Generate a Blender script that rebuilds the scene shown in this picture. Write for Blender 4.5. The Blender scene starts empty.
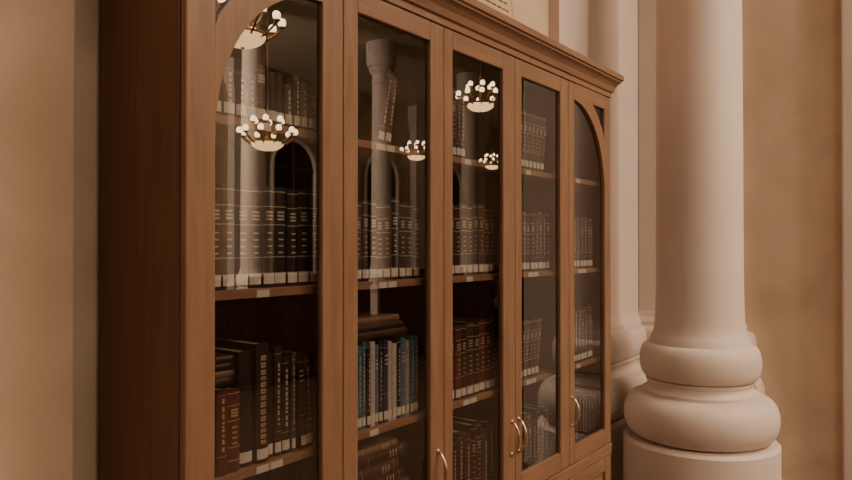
import bpy, bmesh, math, random
from mathutils import Vector, Matrix
random.seed(7)
C = bpy.context.scene.collection

# ---------------------------------------------------------------- materials
def new_mat(name):
    m = bpy.data.materials.new(name); m.use_nodes = True
    nt = m.node_tree; b = nt.nodes["Principled BSDF"]
    return m, nt, b

def simple(name, col, rough=0.5, metal=0.0, spec=0.5):
    m, nt, b = new_mat(name)
    b.inputs["Base Color"].default_value = (*col, 1)
    b.inputs["Roughness"].default_value = rough
    b.inputs["Metallic"].default_value = metal
    b.inputs["Specular IOR Level"].default_value = spec
    return m

def noisy(name, c1, c2, scale=(1,1,1), nscale=4, rough=0.6, detail=6, bump=0.0, spec=0.4, lo=0.35, hi=0.65, distort=0.0):
    m, nt, b = new_mat(name)
    tc = nt.nodes.new("ShaderNodeTexCoord"); mp = nt.nodes.new("ShaderNodeMapping")
    mp.inputs["Scale"].default_value = scale
    n = nt.nodes.new("ShaderNodeTexNoise"); n.inputs["Scale"].default_value = nscale
    n.inputs["Detail"].default_value = detail; n.inputs["Distortion"].default_value = distort
    r = nt.nodes.new("ShaderNodeValToRGB")
    r.color_ramp.elements[0].position = lo; r.color_ramp.elements[0].color = (*c1, 1)
    r.color_ramp.elements[1].position = hi; r.color_ramp.elements[1].color = (*c2, 1)
    nt.links.new(tc.outputs["Object"], mp.inputs[0]); nt.links.new(mp.outputs[0], n.inputs["Vector"])
    nt.links.new(n.outputs["Fac"], r.inputs[0]); nt.links.new(r.outputs[0], b.inputs["Base Color"])
    b.inputs["Roughness"].default_value = rough; b.inputs["Specular IOR Level"].default_value = spec
    if bump:
        bp = nt.nodes.new("ShaderNodeBump"); bp.inputs["Strength"].default_value = bump
        bp.inputs["Distance"].default_value = 0.01
        nt.links.new(n.outputs["Fac"], bp.inputs["Height"]); nt.links.new(bp.outputs[0], b.inputs["Normal"])
    return m

def emis(name, col, s):
    m, nt, b = new_mat(name)
    b.inputs["Base Color"].default_value = (*col, 1)
    b.inputs["Emission Color"].default_value = (*col, 1)
    b.inputs["Emission Strength"].default_value = s
    return m

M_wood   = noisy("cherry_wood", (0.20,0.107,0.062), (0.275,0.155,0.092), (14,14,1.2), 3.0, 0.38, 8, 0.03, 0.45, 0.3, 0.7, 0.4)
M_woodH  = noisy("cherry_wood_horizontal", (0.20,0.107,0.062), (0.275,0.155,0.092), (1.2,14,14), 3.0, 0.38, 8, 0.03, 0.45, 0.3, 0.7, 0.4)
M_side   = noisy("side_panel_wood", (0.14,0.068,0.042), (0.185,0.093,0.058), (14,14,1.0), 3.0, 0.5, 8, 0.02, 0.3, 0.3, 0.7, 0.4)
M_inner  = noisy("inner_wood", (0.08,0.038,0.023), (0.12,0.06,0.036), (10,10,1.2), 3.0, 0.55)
M_shelf  = noisy("shelf_wood", (0.36,0.20,0.12), (0.44,0.26,0.16), (1.2,12,12), 3.0, 0.45)
M_wall   = noisy("beige_venetian_plaster", (0.48,0.365,0.26), (0.63,0.495,0.365), (1,1,1), 2.2, 0.55, 9, 0.02, 0.3, 0.3, 0.72, 0.8)
M_plast  = noisy("painted_column_plaster", (0.62,0.515,0.455), (0.66,0.555,0.49), (1,1,1), 1.5, 0.5, 4, 0.0, 0.35)
M_ceil   = simple("ceiling_paint", (0.72,0.60,0.46), 0.8)
M_floor  = noisy("parquet_floor", (0.06,0.03,0.018), (0.10,0.055,0.03), (1,6,1), 3.0, 0.35)
M_brass  = simple("brushed_nickel_brass", (0.75,0.60,0.42), 0.28, 1.0)
M_bronze = simple("bronze", (0.42,0.24,0.10), 0.4, 0.3)
M_globe  = emis("lamp_glass_globe", (1.0,0.72,0.40), 11)
M_bowl   = emis("alabaster_bowl", (1.0,0.58,0.25), 6.5)
M_paper  = noisy("page_paper", (0.45,0.37,0.27), (0.6,0.5,0.38), (1,40,1), 6, 0.9)
M_label  = simple("white_label", (0.90,0.87,0.80), 0.7)
M_gold   = simple("gilt_lettering", (0.75,0.56,0.34), 0.45, 0.3)
M_silver = simple("silver_lettering", (0.68,0.60,0.50), 0.5, 0.1)
M_dark   = simple("dark_opening", (0.02,0.012,0.01), 0.3)
M_desk   = noisy("desk_wood", (0.07,0.03,0.016), (0.12,0.05,0.025), (8,1,8), 3, 0.35)

def glass():
    m = bpy.data.materials.new("door_glass"); m.use_nodes = True
    nt = m.node_tree; nt.nodes.clear()
    o = nt.nodes.new("ShaderNodeOutputMaterial"); mix = nt.nodes.new("ShaderNodeMixShader")
    t = nt.nodes.new("ShaderNodeBsdfTransparent"); t.inputs[0].default_value = (0.67,0.65,0.63,1)
    g = nt.nodes.new("ShaderNodeBsdfGlossy"); g.inputs["Roughness"].default_value = 0.0
    lw = nt.nodes.new("ShaderNodeLayerWeight"); lw.inputs[0].default_value = 0.5
    p = nt.nodes.new("ShaderNodeMath"); p.operation='POWER'; p.inputs[1].default_value=5
    k = nt.nodes.new("ShaderNodeMath"); k.operation='MULTIPLY_ADD'; k.inputs[1].default_value=1.5; k.inputs[2].default_value=0.20; k.use_clamp=True
    nt.links.new(lw.outputs["Facing"], p.inputs[0]); nt.links.new(p.outputs[0], k.inputs[0]); nt.links.new(k.outputs[0], mix.inputs[0])
    nt.links.new(t.outputs[0], mix.inputs[1]); nt.links.new(g.outputs[0], mix.inputs[2])
    nt.links.new(mix.outputs[0], o.inputs[0])
    return m
M_glass = glass()

# ---------------------------------------------------------------- mesh helpers
class MB:
    def __init__(s): s.v=[]; s.f=[]; s.mi=[]; s.sm=[]; s.mats=[]
    def m(s, mat):
        if mat not in s.mats: s.mats.append(mat)
        return s.mats.index(mat)
    def add(s, vs, fs, mat, smooth=False, M=None):
        o=len(s.v); i=s.m(mat)
        for p in vs:
            p=Vector(p)
            if M is not None: p = M@p
            s.v.append(tuple(p))
        for f in fs:
            s.f.append([o+a for a in f]); s.mi.append(i); s.sm.append(smooth)
    def box(s, x0,x1,y0,y1,z0,z1, mat, M=None):
        vs=[(x0,y0,z0),(x1,y0,z0),(x1,y1,z0),(x0,y1,z0),(x0,y0,z1),(x1,y0,z1),(x1,y1,z1),(x0,y1,z1)]
        s.add(vs,[(0,3,2,1),(4,5,6,7),(0,1,5,4),(1,2,6,5),(2,3,7,6),(3,0,4,7)],mat,False,M)
    def lathe(s, prof, mat, cx=0,cy=0,cz=0, n=48, sc=1.0, smooth=True):
        vs=[];fs=[]
        for (r,z) in prof:
            for i in range(n):
                a=2*math.pi*i/n
                vs.append((cx+r*sc*math.cos(a), cy+r*sc*math.sin(a), cz+z*sc))
        for j in range(len(prof)-1):
            for i in range(n):
                k=(i+1)%n
                fs.append((j*n+i, j*n+k, (j+1)*n+k, (j+1)*n+i))
        s.add(vs,fs,mat,smooth)
    def tube(s, pts, r, mat, n=8):
        pts=[Vector(p) for p in pts]; vs=[];fs=[]
        for i,p in enumerate(pts):
            d=(pts[min(i+1,len(pts)-1)]-pts[max(i-1,0)]).normalized()
            u=d.cross(Vector((0.31,0.2,0.93)))
            if u.length<1e-3: u=d.cross(Vector((1,0,0)))
            u.normalize(); w=d.cross(u)
            rr = r[i] if isinstance(r,(list,tuple)) else r
            for k in range(n):
                a=2*math.pi*k/n; vs.append(tuple(p+u*rr*math.cos(a)+w*rr*math.sin(a)))
        for i in range(len(pts)-1):
            for k in range(n):
                l=(k+1)%n; fs.append((i*n+k,i*n+l,(i+1)*n+l,(i+1)*n+k))
        fs.append(tuple(range(n))); fs.append(tuple(range((len(pts)-1)*n,len(pts)*n)))
        s.add(vs,fs,mat,True)
    def rings(s, prof, rect, mat, sides=(1,1,1,1)):
        x0,x1,y0,y1=rect; vs=[];fs=[]
        for o,z in prof:
            a=x0-o*sides[0]; b=x1+o*sides[1]; c=y0-o*sides[2]; d=y1+o*sides[3]
            vs+= [(a,c,z),(b,c,z),(b,d,z),(a,d,z)]
        for j in range(len(prof)-1):
            for i in range(4):
                k=(i+1)%4; fs.append((j*4+i,j*4+k,(j+1)*4+k,(j+1)*4+i))
        n=len(prof)-1
        fs.append((3,2,1,0)); fs.append((n*4,n*4+1,n*4+2,n*4+3))
        s.add(vs,fs,mat)
    def obj(s, name, parent=None, bevel=0, recalc=True):
        me=bpy.data.meshes.new(name); me.from_pydata(s.v,[],s.f)
        for m in s.mats: me.materials.append(m)
        for p,i,sm in zip(me.polygons,s.mi,s.sm): p.material_index=i; p.use_smooth=sm
        me.update()
        if recalc:
            bm=bmesh.new(); bm.from_mesh(me); bmesh.ops.recalc_face_normals(bm,faces=bm.faces); bm.to_mesh(me); bm.free()
        o=bpy.data.objects.new(name,me); C.objects.link(o)
        if parent: o.parent=parent
        if bevel:
            b=o.modifiers.new("bevel","BEVEL"); b.width=bevel; b.segments=2; b.limit_method='ANGLE'; b.angle_limit=math.radians(40)
        return o
def empty(name):
    e=bpy.data.objects.new(name,None); C.objects.link(e); return e

# ---------------------------------------------------------------- room shell
X0,X1,Y0,Y1,H = -6.0,22.0,-11.0,1.72,6.0
def wall(name,*b,mat=M_wall):
    m=MB(); m.box(*b,mat); return m.obj(name)
wall("floor",X0-.2,X1+.2,Y0-.2,Y1+.2,-0.1,0,mat=M_floor)
wall("ceiling",X0-.2,X1+.2,Y0-.2,Y1+.2,H,H+.1,mat=M_ceil)
wall("wall_back",X0-.2,X1+.2,Y1,Y1+.2,0,H)
wall("wall_left",X0-.2,X0,Y0,Y1,0,H)
wall("wall_far_end",X1,X1+.2,Y0,Y1,0,H)
wall("wall_right",3.72,4.70,0.20,Y1,0,H)      # pier that closes the bay

m=MB(); m.box(X0-.2,X1+.2,Y0-.2,Y0,0,H,M_wall); m.obj("wall_opposite")
k=0
for cx in [1.1,4.6,8.1,11.6,15.1,18.6]:
    m=MB(); w=0.75; zt=3.6
    vs=[(cx-w,Y0+.03,0.9),(cx+w,Y0+.03,0.9)]+[(cx+w*math.cos(a),Y0+.03,zt+w*math.sin(a)) for a in [math.pi*i/16 for i in range(17)]]
    m.add(vs,[tuple(range(len(vs)))],M_dark)
    path=[(cx-w,Y0+.06,0.9),(cx-w,Y0+.06,zt)]+[(cx-w*math.cos(a),Y0+.06,zt+w*math.sin(a)) for a in [math.pi*i/16 for i in range(1,16)]]+[(cx+w,Y0+.06,zt),(cx+w,Y0+.06,0.9)]
    m.tube(path,0.07,M_plast,8)
    m.box(cx-.03,cx+.03,Y0+.03,Y0+.07,0.9,zt+w,M_desk)
    m.box(cx-w,cx+w,Y0+.03,Y0+.07,zt-.03,zt+.03,M_desk)
    m.box(cx-w-.1,cx+w+.1,Y0,Y0+.15,0.82,0.9,M_plast)
    k+=1; m.obj("window_%d"%k)
m=MB()
for cx in [-0.65,2.85,6.35,9.85,13.35,16.85,20.35]:
    m.rings([(0.1,0),(0.1,.5),(0.05,.55),(0.05,.7),(0,.78),(0,5.2),(.05,5.3),(.05,5.4),(.12,5.5),(.12,6)],(cx-.3,cx+.3,Y0,Y0+.25),M_plast,(1,1,0,1))
m.obj("trim_1")
m=MB(); m.box(X0,X1,Y0,Y0+.04,0,.8,M_desk); m.obj("baseboard_opposite")

m=MB()
m.box(-1.0,-0.085,1.65,Y1,0,H,M_wall)
m.obj("trim_2",bevel=0.006)
m=MB(); m.box(3.70,3.72,0.5,1.0,0,.22,M_plast); m.obj("baseboard_right")

# respond pilasters with moulded base
base=[(0.12,0),(0.12,.57),(0.10,.59)]
for i in range(9):
    a=-math.pi/2+math.pi*i/8; base.append((0.085+.045*math.cos(a),0.71+.115*math.sin(a)))
base+=[(0.07,.83),(0.055,.845),(0.05,.865),(0.055,.885),(0.07,.90)]
for i in range(9):
    a=-math.pi/2+math.pi*i/8; base.append((0.045+.04*math.cos(a),1.0+.09*math.sin(a)))
base+=[(0.03,1.095),(0.03,1.12),(0.01,1.15),(0,1.19),(0,5.2),(.03,5.25),(.03,5.4),(.1,5.5),(.1,6.0)]
m=MB()
m.rings(base,(2.49,3.72,1.66,Y1),M_plast,(0.4,0,1,0))
m.obj("trim_3")
m=MB()
m.rings(base,(3.66,3.72,1.03,1.655),M_plast,(1,0,1,0))
m.obj("trim_4")
m=MB()
m.rings([(0,0),(0,H)],(3.665,3.72,0.18,0.490),M_plast,(1,0,1,0))
m.obj("trim_5",bevel=0.012)

# ---------------------------------------------------------------- columns
m=MB()
prof=[(0.0,0.0),(0.395,0.0),(0.395,0.575),(0.38,0.59)]
for i in range(15):
    a=-math.pi/2+math.pi*i/14; prof.append((0.305+0.088*max(0,math.cos(a))**0.8,0.71+0.115*math.sin(a)))
prof+=[(0.295,0.828),(0.295,0.845),(0.278,0.855),(0.268,0.868),(0.267,0.88),(0.274,0.892),(0.276,0.905)]
for i in range(13):
    a=-math.pi/2+math.pi*i/12; prof.append((0.258+0.050*max(0,math.cos(a))**0.8,1.0+0.093*math.sin(a)))
prof+=[(0.256,1.098),(0.254,1.12),(0.244,1.135),(0.234,1.16),(0.228,1.21),(0.225,1.28),(0.222,1.4),(0.219,2.5),(0.215,3.5),(0.205,4.6),(0.20,5.1),
       (0.22,5.12),(0.22,5.16),(0.20,5.18),(0.20,5.30),(0.225,5.33),(0.255,5.38),(0.275,5.44),(0.275,5.46),(0.315,5.47),(0.315,5.56),(0.335,5.6),(0.335,6.0)]
m.lathe(prof,M_plast,0,0,0,96)
col=m.obj("classical_column")
col.location=(3.004,1.088,0)
es=col.modifiers.new("es","EDGE_SPLIT"); es.split_angle=math.radians(35)
for cx in (3.7,7.2,10.7,14.2,17.7):
    c2=bpy.data.objects.new("classical_column",col.data); c2.location=(cx,-7.2,0); C.objects.link(c2)
    es=c2.modifiers.new("es","EDGE_SPLIT"); es.split_angle=math.radians(35)

# ---------------------------------------------------------------- bookcase
bc=empty("glass_front_bookcase")
FY=1.34; BY=1.697; W=2.40
ST=[(0,.5,.080,.080),(.5,.98,.060,.075),(.98,1.454,.052,.09),(1.454,1.93,.052,.085),(1.93,2.4,.055,.072)]
shelves=[0.665,1.07,1.51,1.93]
m=MB()
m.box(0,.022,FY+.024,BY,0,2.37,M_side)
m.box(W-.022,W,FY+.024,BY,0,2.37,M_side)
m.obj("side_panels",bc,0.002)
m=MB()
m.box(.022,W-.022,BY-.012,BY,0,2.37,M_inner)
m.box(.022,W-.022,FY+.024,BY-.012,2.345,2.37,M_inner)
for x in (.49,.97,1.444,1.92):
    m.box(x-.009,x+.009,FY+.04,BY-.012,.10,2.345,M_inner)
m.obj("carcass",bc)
m=MB()
edges=[.022,.481,.499,.961,.979,1.435,1.453,1.911,1.929,W-.022]
for z in shelves:
    for b in range(5):
        m.box(edges[2*b],edges[2*b+1],FY+.045,BY-.012,z-.022,z,M_shelf)
m.obj("shelves",bc,0.0015)
for i,(a,b,ls,rs) in enumerate(ST):
    a2=a+.0015; b2=b-.0015
    m=MB()
    m.box(a2,a+ls,FY,FY+.022,.652,2.343,M_wood)
    m.box(b-rs,b2,FY,FY+.022,.652,2.343,M_wood)
    d=m.obj("door_%d_stiles"%(i+1),bc,0.004)
    m=MB()
    m.box(a+ls,b-rs,FY+.0005,FY+.0215,.652,.727,M_woodH)
    m.box(a+ls,b-rs,FY+.0005,FY+.0215,2.28,2.343,M_woodH)
    if i in (0,4):
        A=a+ls; B=b-rs; w=B-A; n=28; vs=[]
        for k in range(n+1):
            t=math.pi/2*k/n
            for (rx,rz) in ((w,.395),(w+.070,.465)):
                x=rx*math.cos(t); z=1.875+rz*math.sin(t)
                x=min(x,w+.001); z=min(z,2.285)
                X=(B-x) if i==0 else (A+x)
                vs+= [(X,FY+.001,z),(X,FY+.020,z)]
        fs=[]
        for k in range(n):
            p=4*k;q=4*k+4
            fs+=[(p,q,q+2,p+2),(p+1,p+3,q+3,q+1),(p,p+1,q+1,q),(p+2,q+2,q+3,p+3)]
        m.add(vs,fs,M_wood)
    m.obj("door_%d_rails"%(i+1),bc,0.003)
    m=MB()
    A=a+ls-.004;B=b-rs+.004;y=FY+.013
    m.add([(A,y,.723),(B,y,.723),(B,y,2.284),(A,y,2.284)],[(0,1,2,3)],M_glass)
    m.obj("door_%d_glass_pane"%(i+1),bc,recalc=False)
m=MB()
m.box(0,W,FY-.004,FY+.05,.60,.648,M_woodH)
m.box(.0,W,FY+.01,FY+.04,0,.09,M_woodH)
for i,(a,b,ls,rs) in enumerate(ST):
    m.box(a+.002,a+.07,FY,FY+.022,.095,.595,M_wood); m.box(b-.07,b-.002,FY,FY+.022,.095,.595,M_wood)
    m.box(a+.07,b-.07,FY+.0005,FY+.0215,.095,.165,M_woodH); m.box(a+.07,b-.07,FY+.0005,FY+.0215,.525,.595,M_woodH)
    m.box(a+.07,b-.07,FY+.012,FY+.02,.165,.525,M_wood)
    m.box(a+.10,b-.10,FY+.005,FY+.014,.195,.495,M_wood)
m.obj("lower_cabinet_fronts",bc,0.003)
m=MB()
cp=[(0,2.345),(0.004,2.347),(0.004,2.368),(0.012,2.372),(0.014,2.38),(0.018,2.395),(0.028,2.410),(0.036,2.418),(0.042,2.421),(0.042,2.428),(0.050,2.432),(0.050,2.454),(0.045,2.460)]
m.rings(cp,(0,W,FY,BY),M_woodH,(1,1,1,0))
m.obj("cornice",bc)
def handle(x,z):
    m=MB(); pts=[];L=.125
    for k in range(15):
        u=k/14; pts.append((x, FY-.003-.030*math.sin(math.pi*u)**0.7, z-L/2+L*u))
    rr=[.0035+.0025*math.sin(math.pi*k/14) for k in range(15)]
    m.tube(pts,rr,M_brass,10)
    for zz in (z-L/2,z+L/2):
        m.tube([(x,FY+.002,zz),(x,FY-.004,zz)],.008,M_brass,12)
    m.obj("door_pull",bc)
for x in (.47,.945,1.425,1.478,1.957): handle(x,.885)
for x in (.47,.945,1.425,1.478,1.957): handle(x,.42)
m=MB()
for z,xs in ((1.07,(.235,.66,1.16,1.62,2.10)),(1.51,(.235,.70,1.18,1.64,2.12)),(1.93,(.24,.69,1.17,1.62,2.1)),(.665,(.24,.69,1.17,1.62,2.1))):
    for x in xs:
        for q in range(random.choice((1,2,2))):
            m.box(x+q*.045,x+q*.045+.04,FY+.0435,FY+.0448,z-.021,z-.003,M_label)
m.obj("shelf_edge_labels",bc)

# ---------------------------------------------------------------- books
def cloth(n,c): 
    return noisy(n,tuple(v*.8 for v in c),c,(1,1,1),60,0.45,3,0,0.5)
BK={'black':cloth("book_black",(.022,.018,.017)),'brown':cloth("book_brown",(.075,.036,.024)),'oxblood':cloth("book_oxblood",(.16,.035,.026)),
'dkbrown':cloth("book_dark_brown",(.042,.025,.019)),'navy':cloth("book_navy",(.03,.05,.12)),'teal':cloth("book_teal",(.04,.22,.30)),'blue':cloth("book_blue",(.11,.26,.45)),
'cream':cloth("book_cream",(.52,.46,.38)),'white':cloth("book_white",(.80,.77,.71)),'green':cloth("book_green",(.05,.09,.06)),'tan':cloth("book_tan",(.28,.17,.10)),'grey':cloth("book_grey",(.10,.09,.085))}
bk=MB()
def book(x,y,z,t,h,d,c,style=0,lean=0,label=True,flat=False,letter=None):
    """spine faces -y. (x,y,z) = bottom left of the spine."""
    mat=BK[c]; L=letter or M_gold
    M=Matrix.Translation((x,y,z))
    if flat: M=M@Matrix.Translation((0,0,t))@Matrix.Rotation(math.radians(90),4,'Y')
    elif lean: 
        if lean>0: M=M@Matrix.Translation((t,0,0))@Matrix.Rotation(lean,4,'Y')@Matrix.Translation((-t,0,0))
        else: M=M@Matrix.Rotation(lean,4,'Y')
    bulge=min(.006,t*.18)
    def arc(off,z0,z1,mm,tt0=0.0,tt1=1.0,n=6):
        vs=[]
        for k in range(n+1):
            u=tt0+(tt1-tt0)*k/n
            yy=-bulge*math.sin(math.pi*u)-off
            vs+=[(u*t,yy,z0),(u*t,yy,z1)]
        bk.add(vs,[(2*k,2*k+2,2*k+3,2*k+1) for k in range(n)],mm,False,M)
    arc(0,0,h,mat)
    n=6;vs=[(0,.006,h),(t,.006,h)]+[(u/n*t,-bulge*math.sin(math.pi*u/n),h) for u in range(n,-1,-1)]
    bk.add(vs,[tuple(range(len(vs)))],mat,False,M)
    b=.0022
    bk.box(0,b,0,d,0,h,mat,M); bk.box(t-b,t,0,d,0,h,mat,M)
    bk.box(b,t-b,.005,d-.004,.003,h-.004,M_paper,M)
    o=.0006
    if style==1:
        for q in (.14,.30,.62,.80,.95):
            arc(o+.0006,h*q,h*q+.0022,L)
        for q in range(3): arc(o,h*(.67+.035*q),h*(.67+.035*q)+.005,L,.22,.78,3)
        for q in range(4): arc(o,h*(.34+.065*q),h*(.34+.065*q)+.004,L,.3,.7,2)
    elif style==2:
        z0=h*.28
        while z0<h*.86:
            l=random.uniform(.004,.012); arc(o,z0,z0+l,L,.38,.62,1); z0+=l+random.uniform(.003,.008)
        arc(o,h*.93,h*.935,L); arc(o,h*.22,h*.225,L)
    elif style==3:
        for q in (.80,.75,.70): arc(o,h*q,h*q+.005,L,.2,.8,2)
        arc(o,h*.9,h*.905,L); arc(o,h*.35,h*.355,L)
    elif style==5:
        z0=h*.16
        while z0<h*.90:
            l=random.uniform(.008,.014); arc(o,z0,z0+l,L,.30,.70,3); arc(o*2,z0+l*.35,z0+l*.6,mat,.42,.58,1); z0+=l+.005
    if label and not flat:
        arc(o*2,.010,.036,M_label,.06,.94,4)
SP=FY+.062
def row(bay,si,cols,tr,hr,style,fill=1.0,start=.006,letter=None,depth=.2,jy=.006):
    z=shelves[si]+.0005
    x=edges[2*bay]+start; xe=edges[2*bay]+(edges[2*bay+1]-edges[2*bay])*fill-.004
    i=0
    while True:
        t=random.uniform(*tr)
        if x+t>xe: break
        c=cols[i%len(cols)] if isinstance(cols,list) else cols
        st=style if isinstance(style,int) else random.choice(style)
        book(x,SP+random.uniform(0,jy),z,t,random.uniform(*hr),depth,c,st,letter=letter)
        x+=t+.0012; i+=1
    return x
S=M_silver
# bay 1
row(0,3,['brown','dkbrown','black','brown','dkbrown','grey'],(.024,.038),(.10,.15),[3,2,0],letter=S,start=.03)
row(0,2,['black','dkbrown','black'],(.036,.042),(.255,.262),1,letter=S)
book(.032,SP,1.0705,.04,.26,.2,'black',0); book(.074,SP,1.0705,.045,.25,.2,'dkbrown',0)
x=.122
book(x,SP-.010,1.0705,.030,.205,.15,'oxblood',2,label=False)
book(x+.032,SP-.008,1.0705,.036,.20,.15,'oxblood',1,label=False)
for q in range(4):
    book(.122+.006*q,SP+.02,1.2765+.018*q,.0175,.075-.003*q,.17,('dkbrown','tan','black','brown')[q],0,flat=True)
x+=.074
book(x,SP+.004,1.0705,.044,.285,.215,'black',0); x+=.046
book(x,SP-.006,1.0705,.040,.30,.215,'dkbrown',5); x+=.042
for c,t,h,s in (('black',.026,.27,0),('dkbrown',.024,.285,2),('black',.028,.255,2),('grey',.014,.262,2)):
    book(x,SP+random.uniform(0,.012),1.0705,t,h,.21,c,s,letter=S); x+=t+.0015
book(x+.017,SP,1.0705,.026,.26,.2,'black',3,lean=-.06); book(x+.045,SP+.004,1.0705,.022,.25,.2,'brown',2,lean=-.06,letter=S)
row(0,0,['black','brown','dkbrown'],(.03,.045),(.24,.28),[1,2])
# bay 2
x=edges[2]+.072
book(x,SP,1.9305,.028,.255,.17,'brown',2,letter=S)
book(x+.032,SP,1.9305,.016,.21,.17,'dkbrown',3,letter=S)
book(x+.140,SP,1.9305,.030,.235,.17,'brown',2,lean=.22,letter=S)
book(x+.176,SP,1.9305,.028,.22,.17,'brown',2,lean=.18,letter=S)
row(1,2,['dkbrown','black','dkbrown','brown'],(.030,.038),(.235,.262),1,letter=S)
xx=row(1,1,['white','black','blue','cream','teal','teal','black','white','blue','black','navy','white'],(.016,.026),(.235,.262),[2,2,3],fill=.95,letter=S,start=.03)
for q in range(3):
    book(edges[2]+.05+.02*q,SP+.01,1.3345+.022*q,.021,.32-.04*q,.18,('brown','dkbrown','tan')[q],0,flat=True)
zz=.6655
for q,(c,t,l) in enumerate((('brown',.045,.32),('black',.04,.30),('dkbrown',.04,.31),('tan',.035,.28),('oxblood',.042,.30),('black',.035,.29),('brown',.04,.27),('dkbrown',.035,.29),('tan',.024,.25))):
    book(edges[2]+.045+.014*((q*2)%3),SP+.006*(q%2),zz,t,l,.19,c,3,flat=True); zz+=t+.001
# bay 3
row(2,3,['dkbrown','brown','black'],(.028,.036),(.22,.25),[1,2],fill=.55,letter=S,start=.03)
row(2,2,['dkbrown','brown','dkbrown'],(.034,.044),(.25,.265),1,start=.03)
row(2,1,['dkbrown','brown','dkbrown','oxblood'],(.034,.046),(.26,.275),1,start=.02)
row(2,0,['black','dkbrown','brown'],(.03,.045),(.26,.31),[1,2],start=.02)
# bay 4
x=edges[6]+.115
for q in range(7):
    book(x+.034*q,SP,1.9305,.030,.24,.17,('dkbrown','brown')[q%2],1,lean=.16,letter=S)
row(3,2,['dkbrown','black','brown','grey'],(.030,.04),(.24,.26),[1,2],fill=.92,letter=S,start=.07)
for q in range(6):
    book(edges[6]+.10+.034*q,SP,1.0705,.030,.24,.18,('black','brown','grey')[q%3],1,lean=.15,letter=S)
row(3,0,['black','grey','dkbrown'],(.03,.04),(.22,.27),[1,2],letter=S,start=.06)
# bay 5
row(4,3,['dkbrown','brown'],(.03,.04),(.2,.22),1,fill=.3)
row(4,2,['dkbrown','black','grey','navy'],(.03,.038),(.24,.262),[1,2],letter=S,fill=.94)
row(4,1,['black','brown','dkbrown'],(.03,.038),(.24,.262),[1,2],letter=S,fill=.96)
row(4,0,['black','dkbrown','grey'],(.03,.038),(.22,.27),[1,2],letter=S)
bk.obj("shelved_books")

# ---------------------------------------------------------------- plaque on top
m=MB()
Mx=Matrix.Translation((1.08,FY-.02,2.4605))@Matrix.Rotation(math.radians(-6),4,'X')
m.box(0,.33,0,.012,0,.20,M_shelf,Mx)
m.box(.012,.318,-.002,.001,.012,.188,simple("plaque_card",(.55,.42,.26),.6),Mx)
for r in range(5):
    xx=.04
    while xx<.28:
        l=random.uniform(.012,.04); m.box(xx,min(xx+l,.29),-.0028,-.0018,.030+.028*r,.037+.028*r,M_desk,Mx); xx+=l+.008
m.obj("name_plaque")

# ---------------------------------------------------------------- chandeliers
def chandelier(x,y,z,s):
    m=MB()
    m.tube([(x,y,z+.1*s),(x,y,H)],.007,M_bronze,8)
    m.lathe([(0.0,-.20),(.02,-.195),(.025,-.18),(.012,-.17)],M_bronze,x,y,z,16,s)
    bowl=[(0.0+.29*math.sin(a),-.03-.150*math.cos(a)) for a in [math.pi/2*i/10 for i in range(11)]]
    m.lathe(bowl,M_bowl,x,y,z,32,s)
    m.lathe([(.29,-.035),(.305,-.03),(.305,-.005),(.24,0.0),(.0,.02)],M_bronze,x,y,z,32,s)
    m.lathe([(.03,0),(.05,.05),(.02,.1),(.045,.18),(.02,.26),(.06,.32),(.02,.36),(.03,.5),(.008,.6)],M_bronze,x,y,z,16,s)
    for n,R,zh,z0,ph in ((10,.49,.10,0.0,0),(6,.27,.30,.2,.3)):
        for i in range(n):
            a=2*math.pi*i/n+ph; c,sn=math.cos(a),math.sin(a)
            pts=[]
            for k in range(9):
                u=k/8; r=.04+(R-.04)*u
                pts.append((x+c*r*s,y+sn*r*s,z+s*(z0+(zh-z0)*u*u-.09*math.sin(math.pi*u))))
            m.tube(pts,.015*s,M_bronze,6)
            px,py,pz=x+c*R*s,y+sn*R*s,z+zh*s
            m.lathe([(.008,-.01),(.045,.010),(.052,.022),(.02,.03)],M_bronze,px,py,pz,12,s)
            gl=[(max(.001,.054*math.sin(b)),.078-.058*math.cos(b)) for b in [math.pi*j/8 for j in range(9)]]
            m.lathe(gl,M_globe,px,py,pz,12,s)
    return m.obj("chandelier")
camx,camy,camz=-.91,0,1.62
def refl(px,py,Z):
    X=(px-426)/700*Z; h=(245-py)/700*Z
    s_=.8*Z+.6*X; n_=.6*Z-.8*X
    return camx+s_, 2*(FY+.013)-n_, camz+h
for px,py,Z,s in ((243,33,8,.90),(268,141,10.5,.84),(417,155,20,.90),(481,103,12.7,.86),(493,165,22,.8)):
    x,y,z=refl(px,py,Z); chandelier(x,y,z,s)

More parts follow.
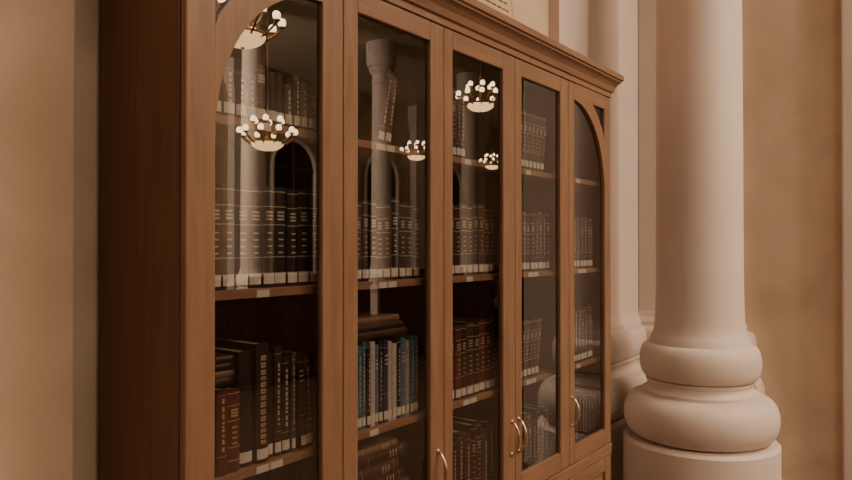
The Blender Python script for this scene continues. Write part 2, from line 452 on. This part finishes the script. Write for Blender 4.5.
# reading tables and long high-backed benches in the hall
for (tx,ty) in ((6.8,-5.6),(10.5,-5.6),(14.5,-5.6),(3.5,-9.2)):
    m=MB()
    m.box(tx-1.1,tx+1.1,ty-.45,ty+.45,.72,.76,M_desk)
    m.box(tx-1.0,tx+1.0,ty-.38,ty+.38,.62,.72,M_desk)
    for a in (-1,1):
        for b in (-1,1):
            m.lathe([(.03,0),(.045,.1),(.03,.15),(.05,.4),(.035,.55),(.05,.62)],M_desk,tx+a*.95,ty+b*.34,0,16)
    m.box(tx-1.0,tx+1.0,ty-.02,ty+.02,.76,1.15,M_desk)
    m.obj("reading_table",bevel=.004)
for bx in (3.2,6.4,9.6,12.8):
    m=MB(); L=3.0; by=-3.6
    m.box(bx,bx+L,by-.42,by,.42,.46,M_desk)
    m.box(bx,bx+L,by,by+.05,0.05,1.08,M_desk)
    m.box(bx-.02,bx+L+.02,by-.03,by+.08,1.08,1.13,M_desk)
    for q in range(5):
        m.box(bx+.08+q*.59,bx+.08+q*.59+.48,by+.05,by+.065,.25,.95,M_desk)
    for q in (0,L-.06):
        m.box(bx+q,bx+q+.06,by-.42,by,0,.66,M_desk)
    m.box(bx,bx+L,by-.40,by-.36,.08,.42,M_desk)
    m.obj("wooden_bench",bevel=.005)

# ---------------------------------------------------------------- lights
def area(name,loc,size,power,col,aim=None):
    l=bpy.data.lights.new(name,'AREA'); l.shape='RECTANGLE'; l.size=size[0]; l.size_y=size[1]; l.energy=power; l.color=col
    o=bpy.data.objects.new(name,l); o.location=loc; C.objects.link(o)
    if aim: o.rotation_euler=(Vector(aim)-Vector(loc)).to_track_quat('-Z','Y').to_euler()
WC=(1,.81,.60)
area("added_overhead_fill",(3.6,-2.8,5.85),(2.6,2.2),370,WC)  # added fill, set high where the door glass cannot mirror it
area("added_overhead_fill.001",(-0.8,-3.8,5.85),(2.5,2.5),190,WC)  # second added fill, unseen behind the camera
area("added_hall_fill",(1.6,-8.6,4.8),(2.0,1.5),1200,WC,(14.0,-8.0,3.4))  # added unseen fill, brightens the hall mirrored in the doors
w=bpy.data.worlds.new("w"); w.use_nodes=True; w.node_tree.nodes["Background"].inputs[0].default_value=(.05,.035,.025,1); bpy.context.scene.world=w

# ---------------------------------------------------------------- camera
cd=bpy.data.cameras.new("cam"); cam=bpy.data.objects.new("camera",cd); C.objects.link(cam)
cd.sensor_width=36; cd.lens=700/852*36; cd.clip_start=.05
cam.location=(camx,camy,camz)
yaw=math.atan2(.599,.8)-math.pi/2
cam.rotation_euler=(math.radians(90)+math.atan(5/700),0,yaw)
bpy.context.scene.camera=cam
